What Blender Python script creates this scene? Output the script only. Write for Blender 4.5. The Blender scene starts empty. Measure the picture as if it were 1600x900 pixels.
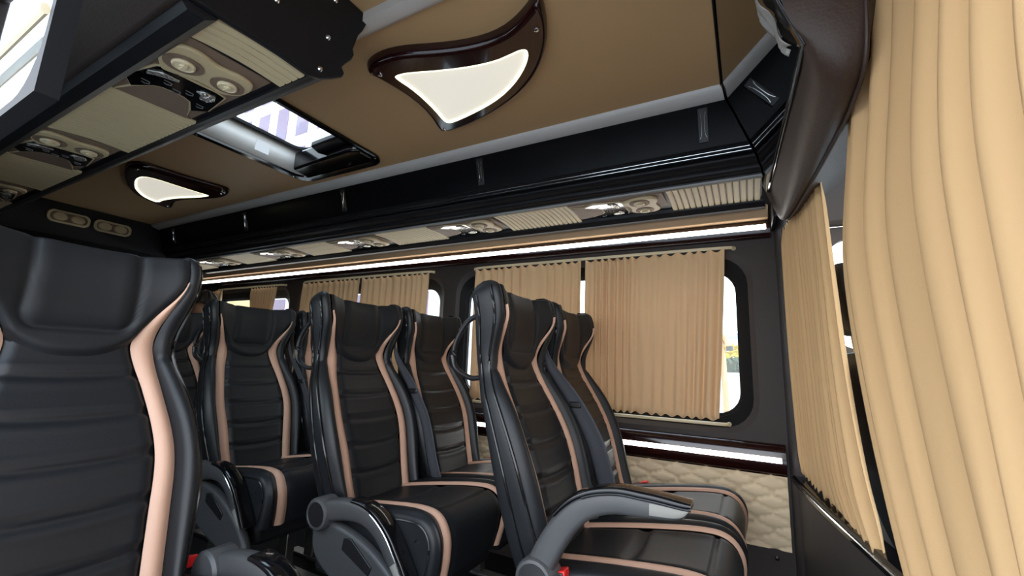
import bpy, bmesh, math, random
from mathutils import Vector, Matrix
random.seed(7)
sc = bpy.context.scene
COL = sc.collection
PI = math.pi
def lerp(a, b, t): return a + (b - a) * t
def clamp(t, a=0.0, b=1.0): return max(a, min(b, t))
def sm(t, a, b):
    t = clamp((t - a) / (b - a)); return t * t * (3 - 2 * t)
def tab(pts, v):                      # smooth interpolation in a table of (v, value)
    if v <= pts[0][0]: return pts[0][1]
    for i in range(len(pts) - 1):
        a, b = pts[i], pts[i + 1]
        if v <= b[0]:
            t = (v - a[0]) / (b[0] - a[0])
            p0 = pts[max(0, i - 1)]; p3 = pts[min(len(pts) - 1, i + 2)]
            m1 = (b[1] - p0[1]) / (b[0] - p0[0]) * (b[0] - a[0])
            m2 = (p3[1] - a[1]) / (p3[0] - a[0]) * (b[0] - a[0])
            t2, t3 = t * t, t * t * t
            return (2*t3 - 3*t2 + 1) * a[1] + (t3 - 2*t2 + t) * m1 + (-2*t3 + 3*t2) * b[1] + (t3 - t2) * m2
    return pts[-1][1]
def curve_pts(ctrl, n):               # Catmull-Rom through control points
    P = [Vector(p) for p in ctrl]; out = []
    segs = len(P) - 1
    for k in range(n + 1):
        s = k / n * segs; i = min(int(s), segs - 1); t = s - i
        p0 = P[i - 1] if i > 0 else P[i] * 2 - P[i + 1]
        p1, p2 = P[i], P[i + 1]
        p3 = P[i + 2] if i + 2 < len(P) else P[i + 1] * 2 - P[i]
        out.append(0.5 * ((2 * p1) + (p2 - p0) * t + (2*p0 - 5*p1 + 4*p2 - p3) * t*t + (3*p1 - p0 - 3*p2 + p3) * t*t*t))
    return out

# ------------------------------------------------------------------ materials
MATS = {}
def mat(name, col, rough=0.5, metal=0.0, spec=0.5, noise=None, bump=None, emit=None, coat=0.0, trans=0.0, var=None):
    m = bpy.data.materials.new(name); m.use_nodes = True
    nt = m.node_tree; b = nt.nodes['Principled BSDF']
    b.inputs['Base Color'].default_value = (*col, 1)
    b.inputs['Roughness'].default_value = rough
    b.inputs['Metallic'].default_value = metal
    b.inputs['Specular IOR Level'].default_value = spec
    if coat:
        b.inputs['Coat Weight'].default_value = coat; b.inputs['Coat Roughness'].default_value = 0.05
    if emit:
        b.inputs['Emission Color'].default_value = (*emit[0], 1); b.inputs['Emission Strength'].default_value = emit[1]
    tc = nt.nodes.new('ShaderNodeTexCoord')
    if bump:
        sc_, st, kind = bump
        if kind == 'voronoi':
            t = nt.nodes.new('ShaderNodeTexVoronoi'); t.inputs['Scale'].default_value = sc_; o = t.outputs['Distance']
        else:
            t = nt.nodes.new('ShaderNodeTexNoise'); t.inputs['Scale'].default_value = sc_; t.inputs['Detail'].default_value = 4; o = t.outputs['Fac']
        nt.links.new(tc.outputs['Object'], t.inputs['Vector'])
        bp = nt.nodes.new('ShaderNodeBump'); bp.inputs['Strength'].default_value = st; bp.inputs['Distance'].default_value = 0.004
        nt.links.new(o, bp.inputs['Height']); nt.links.new(bp.outputs['Normal'], b.inputs['Normal'])
    if var:
        scl, c2, stretch = var
        mp = nt.nodes.new('ShaderNodeMapping'); mp.inputs['Scale'].default_value = stretch
        t = nt.nodes.new('ShaderNodeTexNoise'); t.inputs['Scale'].default_value = scl; t.inputs['Detail'].default_value = 5
        mx = nt.nodes.new('ShaderNodeMix'); mx.data_type = 'RGBA'
        mx.inputs['A'].default_value = (*col, 1); mx.inputs['B'].default_value = (*c2, 1)
        nt.links.new(tc.outputs['Object'], mp.inputs['Vector']); nt.links.new(mp.outputs['Vector'], t.inputs['Vector'])
        nt.links.new(t.outputs['Fac'], mx.inputs['Factor']); nt.links.new(mx.outputs['Result'], b.inputs['Base Color'])
    MATS[name] = m
    return m
mat('leather', (.010, .011, .013), .42, spec=.36, bump=(170, .03, 'voronoi'))
mat('leather_smooth', (.010, .011, .013), .48, spec=.30, bump=(120, .02, 'voronoi'))
mat('piping', (.008, .008, .009), .22)
mat('tan', (.60, .365, .26), .5, bump=(200, .04, 'voronoi'), var=(9, (.56, .335, .235), (1, 1, 1)))
mat('grey_plastic', (.055, .056, .058), .45, bump=(260, .06, 'noise'))
mat('black_plastic', (.012, .012, .013), .35, bump=(300, .05, 'noise'))
mat('gloss_black', (.004, .004, .005), .10)
mat('fascia', (.004, .004, .005), .3, spec=.12)
mat('satin_black', (.010, .010, .012), .40, spec=.18)
mat('lip', (.22, .22, .22), .4)
mat('chrome', (.8, .8, .8), .15, metal=1)
mat('steel', (.24, .24, .23), .45, metal=1)
mat('tip_grey', (.26, .255, .235), .55, spec=.2)
mat('cream', (.68, .57, .38), .4)
mat('red', (.75, .02, .02), .35)
mat('belt', (.060, .062, .074), .75, bump=(400, .2, 'noise'))
mat('beige', (.50, .40, .24), .45)
mat('beige_slats', (.52, .425, .26), .5)
mat('taupe', (.17, .115, .08), .6, bump=(500, .15, 'noise'))
mat('ceiling', (.46, .295, .145), .55, bump=(60, .05, 'noise'), var=(2.5, (.43, .275, .135), (1, 1, 1)))
mat('cornice', (.52, .50, .48), .35)
mat('wall_vinyl', (.025, .017, .015), .6, bump=(220, .12, 'noise'))
mat('wall_grey', (.045, .037, .036), .6, bump=(220, .1, 'noise'))
mat('mahogany', (.026, .005, .004), .14, coat=.35, var=(14, (.010, .003, .003), (.4, 6, 6)))
mat('gasket', (.006, .006, .007), .5, spec=.1)
mat('quilt', (.80, .63, .41), .55, bump=(200, .08, 'noise'))
mat('strip_tan', (.45, .29, .16), .7)
mat('floor', (.010, .010, .011), .75, spec=.08, bump=(40, .2, 'noise'))
mat('brown_leather', (.042, .024, .017), .55, bump=(180, .1, 'voronoi'))
mat('mirror', (.30, .30, .30), .02, metal=1)
mat('rod', (.62, .52, .34), .4)
mat('cab_taupe', (.135, .112, .10), .6)
mat('skin', (.42, .22, .14), .5)
mat('hair', (.012, .008, .006), .55, bump=(80, .6, 'noise'))
mat('shirt', (.02, .02, .024), .8)
mat('trousers', (.03, .03, .04), .8)
mat('led', (1, 1, 1), .4, emit=((1, .98, .93), 11.0))
mat('lamp_rim', (1, 1, .9), .4, emit=((1, .98, .60), 2.4))
mat('lamp_glow', (.5, .48, .42), .3, emit=((1, .95, .82), .62))
mat('lens', (.55, .54, .5), .22, metal=.7, bump=(90, .8, 'voronoi'))
mat('icon', (.16, .17, .18), .4)
mat('pavement', (.55, .54, .51), .8, var=(.5, (.46, .45, .43), (1, 1, 1)))
mat('facade', (.62, .60, .60), .7)
mat('facade_glass', (.15, .16, .25), .5, spec=.1, var=(.4, (.26, .17, .22), (1, 1, 1)))
mat('yellow_wall', (.80, .58, .22), .8)
mat('blue_wall', (.42, .52, .66), .8)
mat('stone_pale', (.66, .64, .6), .85)
mat('hedge', (.045, .085, .05), .8, var=(6, (.02, .04, .02), (1, 1, 1)))
mat('yellow_leaf', (.62, .48, .05), .7)
mat('wood_post', (.48, .27, .14), .6)
mat('film', (.25, .235, .215), .25)
def cloth(name, col, k):
    m = mat(name, col, .8, spec=.25, bump=(500, .12, 'noise'))
    nt = m.node_tree; b = nt.nodes['Principled BSDF']; out = nt.nodes['Material Output']
    t = nt.nodes.new('ShaderNodeBsdfTranslucent'); t.inputs['Color'].default_value = (*col, 1)
    mx = nt.nodes.new('ShaderNodeMixShader'); mx.inputs[0].default_value = k
    nt.links.new(b.outputs[0], mx.inputs[1]); nt.links.new(t.outputs[0], mx.inputs[2]); nt.links.new(mx.outputs[0], out.inputs[0])
cloth('cloth', (.74, .51, .30), .16)
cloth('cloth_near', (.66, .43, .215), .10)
def glass(name, tint, refl):
    m = bpy.data.materials.new(name); m.use_nodes = True; nt = m.node_tree
    for n in list(nt.nodes):
        if n.type != 'OUTPUT_MATERIAL': nt.nodes.remove(n)
    out = [n for n in nt.nodes if n.type == 'OUTPUT_MATERIAL'][0]
    tr = nt.nodes.new('ShaderNodeBsdfTransparent'); tr.inputs[0].default_value = (*tint, 1)
    gl = nt.nodes.new('ShaderNodeBsdfGlossy'); gl.inputs['Roughness'].default_value = .02
    lw = nt.nodes.new('ShaderNodeLayerWeight'); pw_ = nt.nodes.new('ShaderNodeMath'); pw_.operation = 'POWER'; pw_.inputs[1].default_value = 4; nt.links.new(lw.outputs['Facing'], pw_.inputs[0]); fr = nt.nodes.new('ShaderNodeMath'); fr.operation = 'MULTIPLY_ADD'; fr.inputs[1].default_value = .55; fr.inputs[2].default_value = .03; nt.links.new(pw_.outputs[0], fr.inputs[0])
    mx = nt.nodes.new('ShaderNodeMixShader')
    nt.links.new(fr.outputs[0], mx.inputs[0]); nt.links.new(tr.outputs[0], mx.inputs[1]); nt.links.new(gl.outputs[0], mx.inputs[2])
    nt.links.new(mx.outputs[0], out.inputs[0]); MATS[name] = m
glass('glass', (.93, .96, .95), .1)
glass('film_clear', (.62, .60, .57), .1)

# ------------------------------------------------------------------ mesh builder
def props(o, label=None, cat=None, group=None, kind=None):
    if label: o['label'] = label
    if cat: o['category'] = cat
    if group: o['group'] = group
    if kind: o['kind'] = kind
    return o
def thing(name, loc, label, cat, group=None, rz=0):
    o = bpy.data.objects.new(name, None); COL.objects.link(o)
    o.location = loc; o.rotation_euler = (0, 0, rz); o.empty_display_size = .05
    return props(o, label, cat, group)
def origin(o):
    v = Vector((0, 0, 0))
    while o is not None:
        v += Vector(o.location); o = o.parent
    return v
class B:
    def __init__(s): s.v = []; s.f = []
    def add(s, pts, faces):
        k = len(s.v); s.v += [Vector(p) for p in pts]; s.f += [[i + k for i in f] for f in faces]
    def grid(s, fn, nu, nv, cu=False, cv=False, cap=False):
        pts = [fn(i / nu, j / nv) for j in range(nv + (0 if cv else 1)) for i in range(nu + (0 if cu else 1))]
        W = nu + (0 if cu else 1); H = nv + (0 if cv else 1); fs = []
        for j in range(nv):
            for i in range(nu):
                fs.append([j * W + i, j * W + (i + 1) % W, ((j + 1) % H) * W + (i + 1) % W, ((j + 1) % H) * W + i])
        if cap and cu:
            fs.append(list(range(W))[::-1]); fs.append([(H - 1) * W + i for i in range(W)])
        s.add(pts, fs)
    def box(s, a, b):
        x0, y0, z0 = a; x1, y1, z1 = b
        s.add([(x0,y0,z0),(x1,y0,z0),(x1,y1,z0),(x0,y1,z0),(x0,y0,z1),(x1,y0,z1),(x1,y1,z1),(x0,y1,z1)],
              [[3,2,1,0],[4,5,6,7],[0,1,5,4],[1,2,6,5],[2,3,7,6],[3,0,4,7]])
    def rings(s, rings, cap=True, close=False):
        n = len(rings[0]); pts = [p for r in rings for p in r]; fs = []
        m = len(rings)
        for j in range(m if close else m - 1):
            for i in range(n):
                fs.append([j*n + i, j*n + (i+1) % n, ((j+1) % m)*n + (i+1) % n, ((j+1) % m)*n + i])
        if cap and not close:
            fs.append(list(range(n))[::-1]); fs.append([(m-1)*n + i for i in range(n)])
        s.add(pts, fs)
    def tube(s, path, r, n=8, up=(0, 0, 1), flat=None, cap=True):
        P = [Vector(p) for p in path]; rs = []
        up = Vector(up)
        for i, p in enumerate(P):
            t = (P[min(i+1, len(P)-1)] - P[max(i-1, 0)]).normalized()
            a = t.cross(up)
            if a.length < 1e-4: a = t.cross(Vector((1, 0, .01)))
            a.normalize(); b = a.cross(t).normalized()
            rr = r[i] if isinstance(r, (list, tuple)) else r
            ra, rb = (rr, rr) if flat is None else (rr, rr * flat)
            rs.append([p + a * math.cos(2*PI*k/n) * ra + b * math.sin(2*PI*k/n) * rb for k in range(n)])
        s.rings(rs, cap)
    def prism(s, poly, fn, h0, h1):   # polygon (a,b) extruded h0..h1, mapped by fn(a,b,h)
        n = len(poly)
        pts = [fn(a, b, h0) for a, b in poly] + [fn(a, b, h1) for a, b in poly]
        s.add(pts, [list(range(n))[::-1], list(range(n, 2*n))] + [[i, (i+1) % n, n + (i+1) % n, n + i] for i in range(n)])
    def lathe(s, prof, fn, n=24):     # profile (r,h) about an axis mapped by fn(a,b,h)
        rs = [[fn(r*math.cos(2*PI*k/n), r*math.sin(2*PI*k/n), h) for k in range(n)] for r, h in prof]
        s.rings(rs, True)
    def build(s, name, m, parent=None, smooth=True, angle=38, bevel=0, seg=2, solid=0, label=None, fix=True, sub=0):
        off = origin(parent) if parent is not None else Vector((0, 0, 0))
        me = bpy.data.meshes.new(name)
        me.from_pydata([tuple(p - off) for p in s.v], [], s.f)
        if fix:
            bm = bmesh.new(); bm.from_mesh(me)
            bmesh.ops.remove_doubles(bm, verts=bm.verts, dist=1e-6)
            bmesh.ops.recalc_face_normals(bm, faces=bm.faces); bm.to_mesh(me); bm.free()
        me.polygons.foreach_set('use_smooth', [smooth] * len(me.polygons))
        if smooth: me.set_sharp_from_angle(angle=math.radians(angle))
        me.materials.append(MATS[m])
        o = bpy.data.objects.new(name, me); COL.objects.link(o)
        if parent is not None: o.parent = parent
        if bevel:
            b = o.modifiers.new('bevel', 'BEVEL'); b.width = bevel; b.segments = seg; b.limit_method = 'ANGLE'; b.angle_limit = math.radians(35); b.harden_normals = False
        if solid:
            b = o.modifiers.new('solid', 'SOLIDIFY'); b.thickness = solid; b.offset = 0
        if sub:
            b = o.modifiers.new('sub', 'SUBSURF'); b.levels = sub; b.render_levels = sub
        if label: o['label'] = label
        return o
def world_built(o, parent):           # keep a world-space mesh under a parent that has a location
    return o
def copy_tree(o, parent=None):
    c = o.copy(); COL.objects.link(c)
    if parent is not None: c.parent = parent
    for ch in list(o.children): copy_tree(ch, c)
    return c
def poly_offset(poly, d):             # grow/shrink a closed polygon, d>0 grows for ccw-agnostic outlines
    n = len(poly); A = sum(poly[i][0]*poly[(i+1) % n][1] - poly[(i+1) % n][0]*poly[i][1] for i in range(n))
    sg = 1 if A > 0 else -1; out = []
    for i in range(n):
        p0, p1, p2 = Vector(poly[i-1]), Vector(poly[i]), Vector(poly[(i+1) % n])
        t = (p2 - p0).normalized(); out.append((p1.x + t.y*d*sg, p1.y - t.x*d*sg))
    return out
def smooth_poly(poly, it=2):
    for _ in range(it):
        n = len(poly); q = []
        for i in range(n):
            a, b = poly[i], poly[(i+1) % n]
            q += [(a[0]*.75 + b[0]*.25, a[1]*.75 + b[1]*.25), (a[0]*.25 + b[0]*.75, a[1]*.25 + b[1]*.75)]
        poly = q
    return poly
def rrect(x0, x1, z0, z1, r, k=6):    # four groups of arc points
    out = []
    for cx, cz, a0 in ((x1-r, z1-r, 0), (x0+r, z1-r, PI/2), (x0+r, z0+r, PI), (x1-r, z0+r, 3*PI/2)):
        out += [(cx + r*math.cos(a0 + PI/2*i/k), cz + r*math.sin(a0 + PI/2*i/k)) for i in range(k+1)]
    return out
def cell(b, x0, x1, z0, z1, hole, fn, k=6):   # rectangle with a rounded hole
    oc = [(x1, z1), (x0, z1), (x0, z0), (x1, z0)]
    pts = [fn(*p) for p in oc] + [fn(*p) for p in hole]; fs = []; m = k + 1; N = len(hole)
    for c in range(4):
        for i in range(k): fs.append([c, 4 + c*m + i, 4 + c*m + i + 1])
        fs.append([c, 4 + c*m + k, 4 + ((c+1) % 4)*m, (c+1) % 4])
    b.add(pts, fs)

# ------------------------------------------------------------------ bus dimensions (metres; x to the front, y to the far wall)
WL, WR, CZ, RX, FX = 2.0, .14, 1.88, -4.62, 1.75
MID = 1.12
# floor
b = B(); b.box((RX, WR, -.06), (FX, WL + .06, 0)); props(b.build('floor', 'floor'), kind='structure')
# ceiling with the hatch opening
HX0, HX1, HY0, HY1 = -2.09, -1.53, .80, 1.385
b = B()
hole = rrect(HX0, HX1, HY0, HY1, .06)
for (z, fl) in ((CZ, 0), (CZ + .05, 1)):
    cell(b, -2.6, -1.0, WR, WL, hole, lambda x, y, z=z: (x, y, z))
    b.add([(RX, WR, z), (-2.6, WR, z), (-2.6, WL, z), (RX, WL, z)], [[0, 1, 2, 3]])
    b.add([(-1.0, WR, z), (.45, WR, z), (.45, WL, z), (-1.0, WL, z)], [[0, 1, 2, 3]])
b.rings([[(x, y, CZ) for x, y in hole], [(x, y, CZ + .05) for x, y in hole]], cap=False)
props(b.build('ceiling', 'ceiling', smooth=False, fix=False), kind='structure')
# walls with window openings
def side_wall(name, Y, sg, wins, x0, x1, z0=0.0, z1=1.9, zc0=.6, zc1=1.50):
    b = B(); f = lambda x, z: (x, Y, z)
    b.add([f(x0, z0), f(x1, z0), f(x1, zc0), f(x0, zc0)], [[0, 1, 2, 3]])
    b.add([f(x0, zc1), f(x1, zc1), f(x1, z1), f(x0, z1)], [[0, 1, 2, 3]])
    xs = x0
    for n, (a, c, za, zb) in enumerate(wins):
        nx = x1 if n == len(wins) - 1 else (c + wins[n+1][0]) / 2
        cell(b, xs, nx, zc0, zc1, rrect(a - .05, c + .055, za - .06, zb + .075, .13), f)
        xs = nx
        h0 = rrect(a - .05, c + .055, za - .06, zb + .075, .13); h1 = rrect(a - .03, c + .035, za - .04, zb + .045, .12)
        b.rings([[(x, Y, z) for x, z in h0], [(x, Y + .012*sg, z) for x, z in h1]], cap=False)
    o = b.build(name, 'wall_vinyl', smooth=True, angle=50, fix=False); props(o, kind='structure')
def window(n, Y, sg, a, c, za, zb):
    b = B(); Y1 = Y + .012*sg; Y2 = Y + .05*sg
    h1 = rrect(a - .03, c + .035, za - .04, zb + .045, .12); h2 = rrect(a, c, za, zb, .10); h3 = rrect(a + .012, c - .012, za + .012, zb - .012, .09)
    b.rings([[(x, Y1, z) for x, z in h1], [(x, Y1 + .022*sg, z) for x, z in h2], [(x, Y1 + .03*sg, z) for x, z in h2], [(x, Y2, z) for x, z in h3], [(x, Y2 + .02*sg, z) for x, z in h3],
             [(x, Y2 + .02*sg, z) for x, z in h1], [(x, Y1, z) for x, z in h1]], cap=False)
    w = b.build('window_%d' % n, 'gasket', angle=30, fix=True); props(w, kind='structure')
    g = B(); g.rings([[(x, Y2 + .004*sg, z) for x, z in h2], [(x, Y2 + .009*sg, z) for x, z in h2]]); g.build('glass', 'glass', w, smooth=False)
    return w
WINS = [(-4.05, -3.055, .74, 1.365), (-2.86, -1.61, .74, 1.365), (-1.42, -.022, .74, 1.365)]
side_wall('wall_left', WL, 1, WINS, RX, .125)
for i, w in enumerate(WINS): window(3 - i, WL, 1, *w)
NWINS = [(-2.1, -1.42, .80, 1.42)]
side_wall('wall_right', WR, -1, NWINS, RX, -1.32, zc0=.62, zc1=1.56)
for i, w in enumerate(NWINS): window(4 + i, WR, -1, *w)
# glazed header strip over the side door opening
b = B(); hole = rrect(-1.28, -.688, 1.215, 1.585, .07)
cell(b, -1.32, -.674, 1.203, 1.62, hole, lambda x, z: (x, WR, z)); cell(b, -1.32, -.674, 1.203, 1.62, hole, lambda x, z: (x, WR - .02, z))
b.rings([[(x, WR, z) for x, z in hole], [(x, WR - .02, z) for x, z in hole]], cap=False)
b.rings([[(x, WR, z) for x, z in ((-1.32, 1.203), (-.674, 1.203), (-.674, 1.62), (-1.32, 1.62))], [(x, WR - .02, z) for x, z in ((-1.32, 1.203), (-.674, 1.203), (-.674, 1.62), (-1.32, 1.62))]], cap=False)
w9 = b.build('window_7', 'gasket', smooth=False); props(w9, kind='structure')
g = B(); g.rings([[(x, WR - .012, z) for x, z in poly_offset(hole, .01)], [(x, WR - .008, z) for x, z in poly_offset(hole, .01)]]); g.build('glass', 'glass', w9, smooth=False)
b = B(); b.tube([(-1.3, WR - .022, 1.315), (-.70, WR - .022, 1.315)], .0045, 8, flat=1.6); b.build('cream_bar', 'rod', w9)
b = B(); b.box((-1.32, WR - .06, 1.62), (.4, WR, 1.93)); b.box((-1.36, WR - .06, 0), (-1.32, WR, 1.93))
props(b.build('door_1', 'wall_vinyl', bevel=.01), kind='structure')
b = B(); b.box((RX - .05, WR - .05, 0), (RX, WL + .05, CZ + .05)); props(b.build('wall_rear', 'wall_vinyl'), kind='structure')
# pillar at the front end of the far wall and cab side
b = B(); b.grid(lambda u, v: (lerp(.118, .175, u), 2.0 - .055*math.sin(PI*u)**.7 - .01*u, lerp(0, 1.62, v)), 10, 2)
props(b.build('trim_1', 'wall_grey', fix=False), kind='structure')
b = B()                                # cab door wall with its side window
hole = rrect(.275, 1.1, 1.02, 1.455, .11)
cell(b, .17, 1.2, .9, 1.50, hole, lambda x, z: (x, 2.02, z))
b.rings([[(x, 2.02, z) for x, z in hole], [(x, 2.05, z) for x, z in hole]], cap=False)
b.add([(.17, 2.02, 0), (FX, 2.02, 0), (FX, 2.02, .9), (.17, 2.02, .9)], [[0, 1, 2, 3]])
b.add([(1.2, 2.02, .9), (FX, 2.02, .9), (FX, 2.02, 1.3), (1.2, 2.02, 1.5)], [[0, 1, 2, 3]])
props(b.build('wall_cab', 'cab_taupe', smooth=False, fix=False), kind='structure')
b = B(); b.box((.17, 1.97, 1.50), (1.3, 2.03, 1.93)); props(b.build('trim_2', 'cab_taupe', bevel=.015), kind='structure')
g = B(); g.rings([[(x, 2.04, z) for x, z in hole], [(x, 2.044, z) for x, z in hole]]); props(g.build('window_5', 'glass', smooth=False), kind='structure')
b = B(); b.box((.45, .1, 1.72), (1.3, 2.05, 1.78)); b.box((FX, .1, 0), (FX + .05, 2.05, .95)); b.box((.36, .08, 0), (FX, .14, .98))
props(b.build('wall_front', 'cab_taupe'), kind='structure')
b = B(); b.add([(FX, .12, .95), (FX, 2.02, .95), (1.3, 2.02, 1.72), (1.3, .12, 1.72)], [[0, 1, 2, 3]])
props(b.build('window_6', 'glass', smooth=False, solid=.006), kind='structure')
# cornices under the ceiling
for n, sgn in ((3, 1), (4, -1)):
    Yf = (lambda y: y) if sgn > 0 else (lambda y: 2.24 - y)
    prof = [(1.468, 1.880), (1.472, 1.866), (1.485, 1.860), (1.515, 1.852), (1.53, 1.852), (1.53, 1.88)]
    xe = -.04 if sgn > 0 else -.45
    b = B(); b.rings([[(RX + .4, Yf(y), z) for y, z in prof], [(xe + (1.88 - z)*.42, Yf(y), z) for y, z in prof]])
    props(b.build('trim_%d' % n, 'cornice', angle=50), kind='structure')
# beige upholstered strip above the upper rail
b = B(); pr = [(1.935, 1.60), (1.945, 1.548), (2.0, 1.548), (2.0, 1.62)]
b.rings([[(RX, y, z) for y, z in pr], [(.10, y, z) for y, z in pr]]); props(b.build('trim_5', 'strip_tan', bevel=.004), kind='structure')

b = B(); pr = [(.315, 1.585), (.30, 1.577), (.16, 1.60), (.16, 1.63), (.315, 1.63)]
b.rings([[(RX, y, z) for y, z in pr], [(-.915, y, z) for y, z in pr]]); props(b.build('trim_6', 'wall_vinyl', bevel=.004), kind='structure')

# ------------------------------------------------------------------ light rails
def rail(Y, sg, z0, z1, zl0, zl1, xa, xb, dep, label, led_dep):
    t = thing('light_rail', (xa, Y, (z0+z1)/2), label, 'light rail', 'lit wooden rails along the far wall')
    pr = []
    N = 14
    for i in range(N + 1):
        a = PI * i / N
        pr.append((Y - sg*dep*math.sin(a)**.8 , lerp(z0, z1, .5 - .5*math.cos(a))))
    b = B(); b.rings([[(xa, y, z) for y, z in pr], [(xb, y, z) for y, z in pr]])
    b.build('wood_rail', 'mahogany', t, angle=50)
    b = B(); zc = (zl0+zl1)/2; hz = (zl1-zl0)/2
    pl = [(Y - sg*(dep + led_dep*math.sin(PI*i/6)), zc - hz*math.cos(PI*i/6)) for i in range(7)] + [(Y - sg*dep*.6, zl1), (Y - sg*dep*.6, zl0)]
    b.rings([[(xa + .01, y, z) for y, z in pl], [(xb - .015, y, z) for y, z in pl]])
    b.build('led_strip', 'led', t, angle=50, label='glowing white light strip')
    return t
rail(WL, 1, 1.474, 1.553, 1.505, 1.526, RX + .05, .105, .035, 'dark wooden rail with white light strip above the curtained windows', .004)
rail(WL, 1, .545, .66, .595, .614, RX + .05, .108, .035, 'dark wooden rail with white light strip under the curtained windows, above the beige panel', .004)
# quilted panel
def quilt_h(x, z):                     # elongated padded cells in offset rows
    px, pz = .112, .0335; ds = []
    r0 = math.floor((z - .28)/pz)
    for rr in (r0 - 1, r0, r0 + 1, r0 + 2):
        zc = .28 + rr*pz; o = (rr % 2)*px/2; c0 = math.floor((x - o)/px)
        for cc in (c0, c0 + 1): ds.append(math.hypot(x - o - cc*px, (z - zc)*2.3))
    ds.sort()
    return (1 - math.exp(-((ds[1] - ds[0])/.011)**2))*(1 - .35*(ds[0]/.06)**2)
t = thing('quilted_panel', (-2.2, WL - .01, .29), 'beige quilted panel with wave stitching on the far wall under the lower light rail', 'wall panel')
b = B(); NX, NZ = 520, 36
b.grid(lambda u, v: (lerp(-2.6, .108, u), 1.993 - .011*quilt_h(lerp(-2.6, .108, u), lerp(.288, .546, v)), lerp(.288, .546, v)), NX, NZ)
b.build('padding', 'quilt', t, fix=False, angle=180)
b = B(); b.box((-2.6, 1.985, .272), (.108, 2.0, .289)); b.build('lower_edge', 'wall_vinyl', t)
b = B(); b.lathe([(.0, 0), (.008, 0), (.008, .004), (.004, .006), (0, .006)], lambda a, c, h: (.06 + a, 1.999 - h, .255 + c), 14)
t2 = b.build('panel_plug', 'black_plastic'); props(t2, 'small round black plug in the dark wall under the quilted panel', 'plug')

# ------------------------------------------------------------------ luggage racks
PROF = [(1.522, 1.878), (1.520, 1.868), (1.535, 1.80), (1.565, 1.706), (1.562, 1.697), (1.568, 1.692), (1.568, 1.683), (1.573, 1.680), (1.573, 1.674)]
for i in range(9):
    a = -PI/2*.9 + PI*.9*i/8
    PROF.append((1.590 - .016*math.sin(a+PI/2)*1.0 + .012*i/8, 1.674 - .028*i/8 - .002))
PROF += [(1.607, 1.642)]
for i in range(9):
    PROF.append((1.612 - .010*math.sin(PI*i/8) + .030*i/8, 1.640 - .022*i/8 - .006*math.sin(PI*i/8)))
PROF += [(1.645, 1.609), (1.655, 1.606), (1.657, 1.612), (1.86, 1.604), (1.864, 1.590), (1.885, 1.574), (1.915, 1.574), (1.935, 1.592), (1.975, 1.64), (1.985, 1.878)]
def rack(sgn, xa, xb, label):
    Yf = (lambda y: y) if sgn > 0 else (lambda y: 2.24 - y)
    t = thing('luggage_rack', ((xa+xb)/2, Yf(1.75), 1.6), label, 'luggage rack', 'overhead luggage racks')
    end = (lambda z: .0795 - .42*(z - 1.6)) if sgn > 0 else (lambda z: xb)
    b = B(); b.rings([[(xa, Yf(y), z) for y, z in PROF], [(end(z), Yf(y), z) for y, z in PROF]])
    b.build('rack_body', 'satin_black' if sgn > 0 else 'satin_black', t, angle=32)
    b = B()                           # glossy fascia sheet over the upper face
    fa = [(1.5215, 1.866), (1.5345, 1.80), (1.5635, 1.707), (1.561, 1.7065), (1.532, 1.7995), (1.519, 1.866)]
    b.rings([[(xa, Yf(y), z) for y, z in fa], [(end(z) - .0005, Yf(y), z) for y, z in fa]]); b.build('fascia', 'fascia', t, angle=60)
    for (y, z) in ((1.5665, 1.6895), (1.5715, 1.6785)):
        b = B(); b.tube([(xa, Yf(y), z), (end(z) - .002, Yf(y), z)], .0014, 6); b.build('pinstripe', 'chrome', t)
    b = B(); li = [(1.643, 1.612), (1.645, 1.606), (1.656, 1.604), (1.657, 1.611)]
    b.rings([[(xa, Yf(y), z) for y, z in li], [(end(z) - .002, Yf(y), z) for y, z in li]]); b.build('lip_trim', 'lip' if sgn > 0 else 'satin_black', t)
    return t, Yf, end
def slats(t, Yf, x0, x1, pitch, n=None):
    b = B(); N = max(1, round((x1 - x0)/pitch)); p = (x1-x0)/N
    for i in range(N):
        xa, xb = x0 + i*p, x0 + (i+1)*p
        pr = [(xa + .0015, 1.604), (xa + .0015, 1.598), (xa + .004, 1.595), (xb - .004, 1.595), (xb - .0015, 1.598), (xb - .0015, 1.604)]
        rs = []
        for j in range(9):
            y = lerp(1.659, 1.862, j/8); dz = lerp(.008, 0, j/8) + .006*math.sin(PI*j/8)
            rs.append([(x, Yf(y), z + dz) for x, z in pr])
        b.rings(rs)
    b.build('slatted_panel', 'beige_slats', t, angle=30)
rk, Yf, end = rack(1, -4.03, 0, 'long black overhead luggage rack above the curtained windows')
FARP = [-.255, -1.035, -1.815, -2.595, -3.375]
xs = .074
for p in FARP:
    slats(rk, Yf, p + .002, xs, .0235); xs = p - .402
slats(rk, Yf, -4.02, xs, .0235)
for x in (-.10, -1.035, -1.94, -2.88, -3.82):   # latch plates on the fascia
    def fp(a, h, d, x=x):                    # a along x, h down the face from top, d out of the face
        z = 1.842 - h; y = lerp(1.5265, 1.5635, (1.842 - z)/(1.842 - 1.707))
        return (x + a, y - d*.95, z - d*.25)
    b = B(); b.prism([(-.017, .002), (.017, .002), (.017, .118), (-.017, .118)], fp, .0, .010)
    l = b.build('latch', 'black_plastic', rk, bevel=.002)
    for s in (-1, 1):
        pts = curve_pts([(s*.011, .016), (s*.006, .032), (s*.0045, .06), (s*.006, .088), (s*.011, .104)], 16)
        b = B(); b.tube([fp(q.x, q.y, .0105) for q in pts], .0016, 6, up=(0, 1, .2)); b.build('chrome_line', 'chrome', l)
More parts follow.
